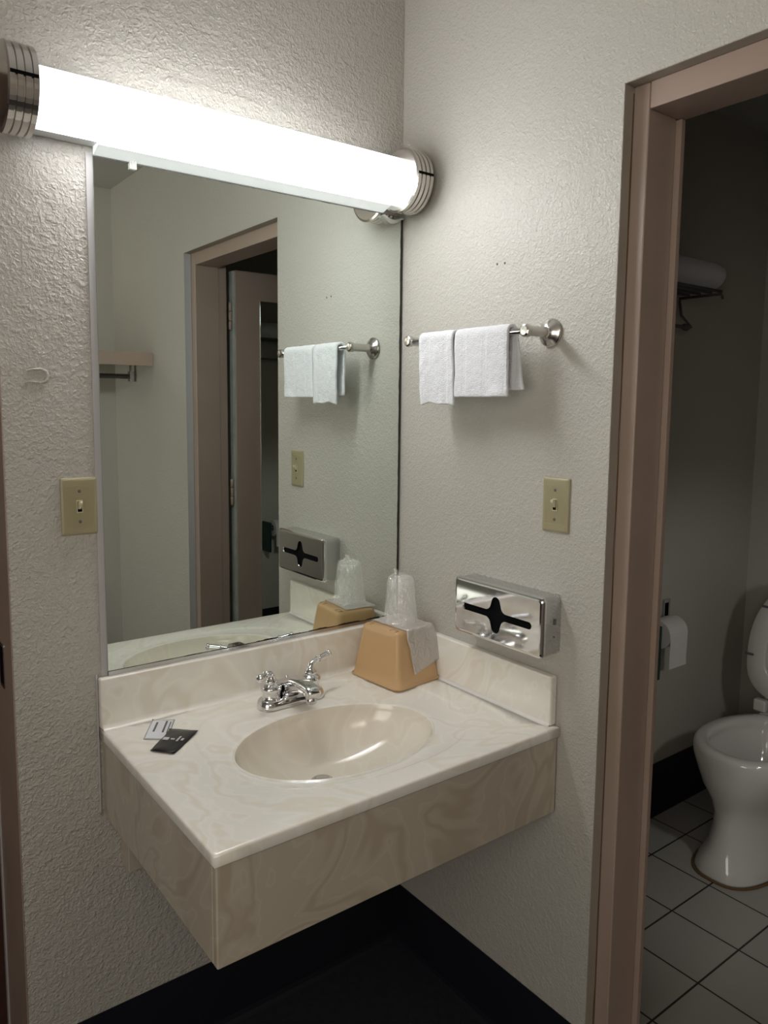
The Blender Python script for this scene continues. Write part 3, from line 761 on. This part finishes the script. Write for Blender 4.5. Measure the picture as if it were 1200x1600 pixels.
# ------------------------------------------------------------------ closet shelf seen in the mirror
cs = thing('closet_shelf', 'painted closet shelf with hanging rod seen in the mirror', 'shelf', (-.4, -2.02, .83))
obj('shelf_board', BX(-.85, -.0008, -2.268, -1.772, .864, .880), M['shelf'], cs)
obj('shelf_front_edge', BX(-.85, -.0008, -1.7715, -1.752, .826, .882), M['shelf'], cs)
bm = bmesh.new(); lathe(bm, (-.85, -1.985, .785), (1, 0, 0), [(0, .011), (.828, .011)], 18); obj('hanging_rod', bm, M['ink'], cs, smooth=True)
bm = bmesh.new(); box(bm, -.024, -.018, -1.997, -1.973, .765, .8638); box(bm, -.030, -.012, -2.0, -1.97, .762, .808); obj('rod_bracket', bm, M['chrome_dark'], cs)

# ------------------------------------------------------------------ toilet
TX, TY = .962, -.392
tl = thing('toilet', 'white porcelain toilet with raised seat and lid inside the dark bathroom', 'toilet', (TX + .25, TY, FZ))
def egg(xf, xb, hw, z, n=48, p=2.15):
    cx = xf + (xb - xf) * .46; out = []
    for i in range(n):
        t = 2 * PI * i / n; c, s = math.cos(t), math.sin(t)
        ex = abs(c) ** (2 / p) * (1 if c > 0 else -1); ey = abs(s) ** (2 / p) * (1 if s > 0 else -1)
        a = (xb - cx) if c > 0 else (cx - xf)
        out.append((TX + cx + a * ex, TY + hw * ey, FZ + z))
    return out
bm = bmesh.new()
L_ = [egg(.002, .60, .118, .0005, p=2.8), egg(.0, .60, .120, .012, p=2.8), egg(.012, .60, .112, .04, p=2.6), egg(.034, .60, .100, .09), egg(.050, .60, .094, .15), egg(.052, .60, .096, .19), egg(.040, .58, .112, .235), egg(.018, .55, .138, .28), egg(.012, .52, .155, .32), egg(.011, .50, .166, .345), egg(.010, .49, .171, .362), egg(.010, .485, .172, .388), egg(.014, .482, .168, .400), egg(.022, .478, .161, .4055), egg(.038, .465, .144, .406), egg(.050, .440, .130, .402), egg(.055, .43, .125, .392), egg(.050, .43, .129, .380), egg(.045, .42, .130, .36), egg(.07, .40, .108, .30), egg(.11, .36, .075, .24), egg(.16, .31, .04, .21)]
loft(bm, L_); obj('bowl', bm, M['porcelain'], tl, smooth=True)
bm = bmesh.new(); box(bm, TX + .475, TX + .60, TY - .12, TY + .12, FZ + .30, FZ + .398); obj('seat_deck', bm, M['porcelain'], tl, bevel=.012)
bm = bmesh.new()
loft(bm, [[(TX + .655 + a, TY + b, FZ + z) for a, b in rrect(.085 + g, .155 + g, .03, 6)] for z, g in ((.3985, -.006), (.41, 0), (.68, .008), (.685, .006))]); tk = obj('tank', bm, M['porcelain'], tl, smooth=False)
bm = bmesh.new(); loft(bm, [[(TX + .655 + a, TY + b, FZ + z) for a, b in rrect(.090 + g, .166 + g, .03, 6)] for z, g in ((.6855, 0), (.705, .002), (.714, -.004))]); obj('tank_lid', bm, M['porcelain'], tl)
HZ = FZ + .425
def upright(hl, hw, x0, th, hole=None, z0=.012, lean=.10):
    """egg-shaped plate standing up from the hinge, w across y, h upward, with thickness in x"""
    def loop(k, d, hlk=0):
        out = []
        for i in range(64):
            t = 2 * PI * i / 64; c, s = math.cos(t), math.sin(t)
            cz = z0 + hl * .42; a = (z0 + hl - cz) if c > 0 else (cz - z0)
            p = 2.0 if c > 0 else 3.4
            ex = abs(c) ** (2 / p) * (1 if c > 0 else -1); ey = abs(s) ** (2 / 2.3) * (1 if s > 0 else -1)
            h = cz + (a - k) * ex; out.append((x0 + d + lean * h, TY + (hw - k) * ey, HZ + h))
        return out
    bm = bmesh.new()
    if hole is None:
        loft(bm, [loop(.012, 0), loop(.003, .002), loop(0, .006), loop(0, th - .005), loop(.004, th - .001), loop(.014, th)])
    else:
        L2 = [loop(.003, .001), loop(0, .005), loop(0, th - .006), loop(.006, th - .001), loop(.016, th), loop(hole - .012, th), loop(hole - .002, th - .003), loop(hole, th - .008), loop(hole - .001, .004), loop(hole - .006, .001)]
        rows = loft(bm, L2, False, False); a, b = rows[-1], rows[0]
        for i in range(64): j = (i + 1) % 64; bm.faces.new((a[i], a[j], b[j], b[i]))
    return bm
obj('lid', upright(.440, .190, TX + .505, .018), M['seat'], tl, smooth=True)
obj('seat', upright(.430, .184, TX + .480, .020, hole=.066), M['seat'], tl, smooth=True)
for s in (-1, 1):
    for h, yy in ((.165, .172), (.345, .130)):
        obj('bumper', BX(TX + .474 + h * .1, TX + .4795 + h * .1, TY + s * yy - .016, TY + s * yy + .016, HZ + h, HZ + h + .008), M['ink'], tl, bevel=.002)
    bm = BX(TX + .470, TX + .500, TY + s * .115 - .022, TY + s * .115 + .022, HZ - .026, HZ + .018); obj('hinge', bm, M['seat'], tl, bevel=.007)
bm = bmesh.new(); tube(bm, [(p[0], p[1], FZ + .003) for p in egg(-.004, .602, .124, 0, p=2.8)] , .004, 8, False); obj('stained_caulk', bm, M['rust'], tl, smooth=True, label='rust-stained caulk around the foot')

# ------------------------------------------------------------------ toilet paper
hp = thing('toilet_paper_holder', 'dim wall bracket with dark green end plate holding the paper roll', 'toilet paper holder', (1.08, -.05, -.08))
bm = bmesh.new(); box(bm, 1.155, 1.195, -.058, -.0508, -.115, -.008); obj('wall_plate', bm, M['chrome_dark'], hp, bevel=.002)
obj('plate_hollow', BX(1.162, 1.182, -.0592, -.0582, -.070, -.020), M['black'], hp)
bm = bmesh.new(); tube(bm, [(1.1485, -.052, -.105), (1.1485, -.09, -.105), (1.1485, -.115, -.098), (1.15, -.115, -.095)], .004, 8); obj('arm', bm, M['chrome_dark'], hp, smooth=True)
bm = bmesh.new(); lathe(bm, (1.008, -.115, -.095), (1, 0, 0), [(0, .006), (.142, .006)], 14); obj('spindle', bm, M['ink'], hp, smooth=True)
bm = bmesh.new(); box(bm, .992, 1.007, -.150, -.0508, -.240, -.055); obj('end_plate', bm, M['green'], hp, bevel=.004)
tr = thing('toilet_paper_roll', 'white toilet paper roll with a hanging sheet in the bathroom', 'toilet paper', (1.08, -.115, -.095))
bm = bmesh.new(); lathe(bm, (1.030, -.115, -.095), (1, 0, 0), [(0, .019), (0, .050), (.105, .050), (.105, .019), (0, .019)], 40, False, False); obj('roll', bm, M['paper'], tr, smooth=False)
bm = bmesh.new(); lathe(bm, (1.031, -.115, -.095), (1, 0, 0), [(0, .0185), (.103, .0185), (.103, .016), (0, .016), (0, .0185)], 24, False, False); obj('core', bm, mat('cardboard_core', (.22, .16, .10), .9), tr)
bm = bmesh.new()
pts = [(-.115 - .0505 * math.cos(t), -.095 + .0505 * math.sin(t)) for t in [PI * .45 * (1 - k / 8) for k in range(9)]] + [(-.1657, -.11), (-.1655, -.13), (-.165, -.15), (-.1645, -.17), (-.165, -.190), (-.166, -.205)]
loft(bm, [[(x, y, z) for y, z in pts] for x in (1.032, 1.133)], False, False, closed=False)
obj('hanging_sheet', bm, M['paper'], tr).modifiers.new('s', 'SOLIDIFY').thickness = .0010

# ------------------------------------------------------------------ towel rack with rolled towel, dim in the bathroom
rk = thing('towel_rack', 'dark chrome towel shelf high on the bathroom wall', 'towel rack', (1.0, -.05, 1.04))
for y in (-.075, -.115, -.155, -.19):
    bm = bmesh.new(); lathe(bm, (.72, y, 1.046), (1, 0, 0), [(0, .005), (.46, .005)], 12); obj('shelf_rail', bm, M['ink'], rk, smooth=True)
for x in (.74, 1.165):
    bm = bmesh.new(); tube(bm, [(x, -.0508, 1.036), (x, -.20, 1.036), (x, -.205, 1.02)], .0045, 8); obj('bracket_arm', bm, M['ink'], rk, smooth=True)
    bm = bmesh.new(); tube(bm, [(x, -.0508, 1.03), (x, -.06, .98), (x, -.10, .935)], .0045, 8); obj('bracket_arm', bm, M['ink'], rk, smooth=True)
bm = bmesh.new(); lathe(bm, (.72, -.10, .935), (1, 0, 0), [(0, .006), (.40, .006), (.402, .011), (.418, .012), (.424, .008)], 16); obj('lower_bar', bm, M['ink'], rk, smooth=True)
bm = bmesh.new(); loops = []
for i in range(24):
    t = i / 23; x = .80 + .43 * t; e = math.sin(PI * min(1, min(t, 1 - t) * 9 + .02) / 2) ** .5
    loops.append([(x, -.132 + (.066 * math.cos(a)) * e * (1 + .04 * noise.noise(Vector((x * 9, a, 1)))), 1.099 + .047 * math.sin(a) * e) for a in [2 * PI * k / 32 for k in range(32)]])
loft(bm, loops); tag(obj('rolled_towel', bm, M['terry'], smooth=True), 'rolled white towel lying on the bathroom towel shelf', 'towel')
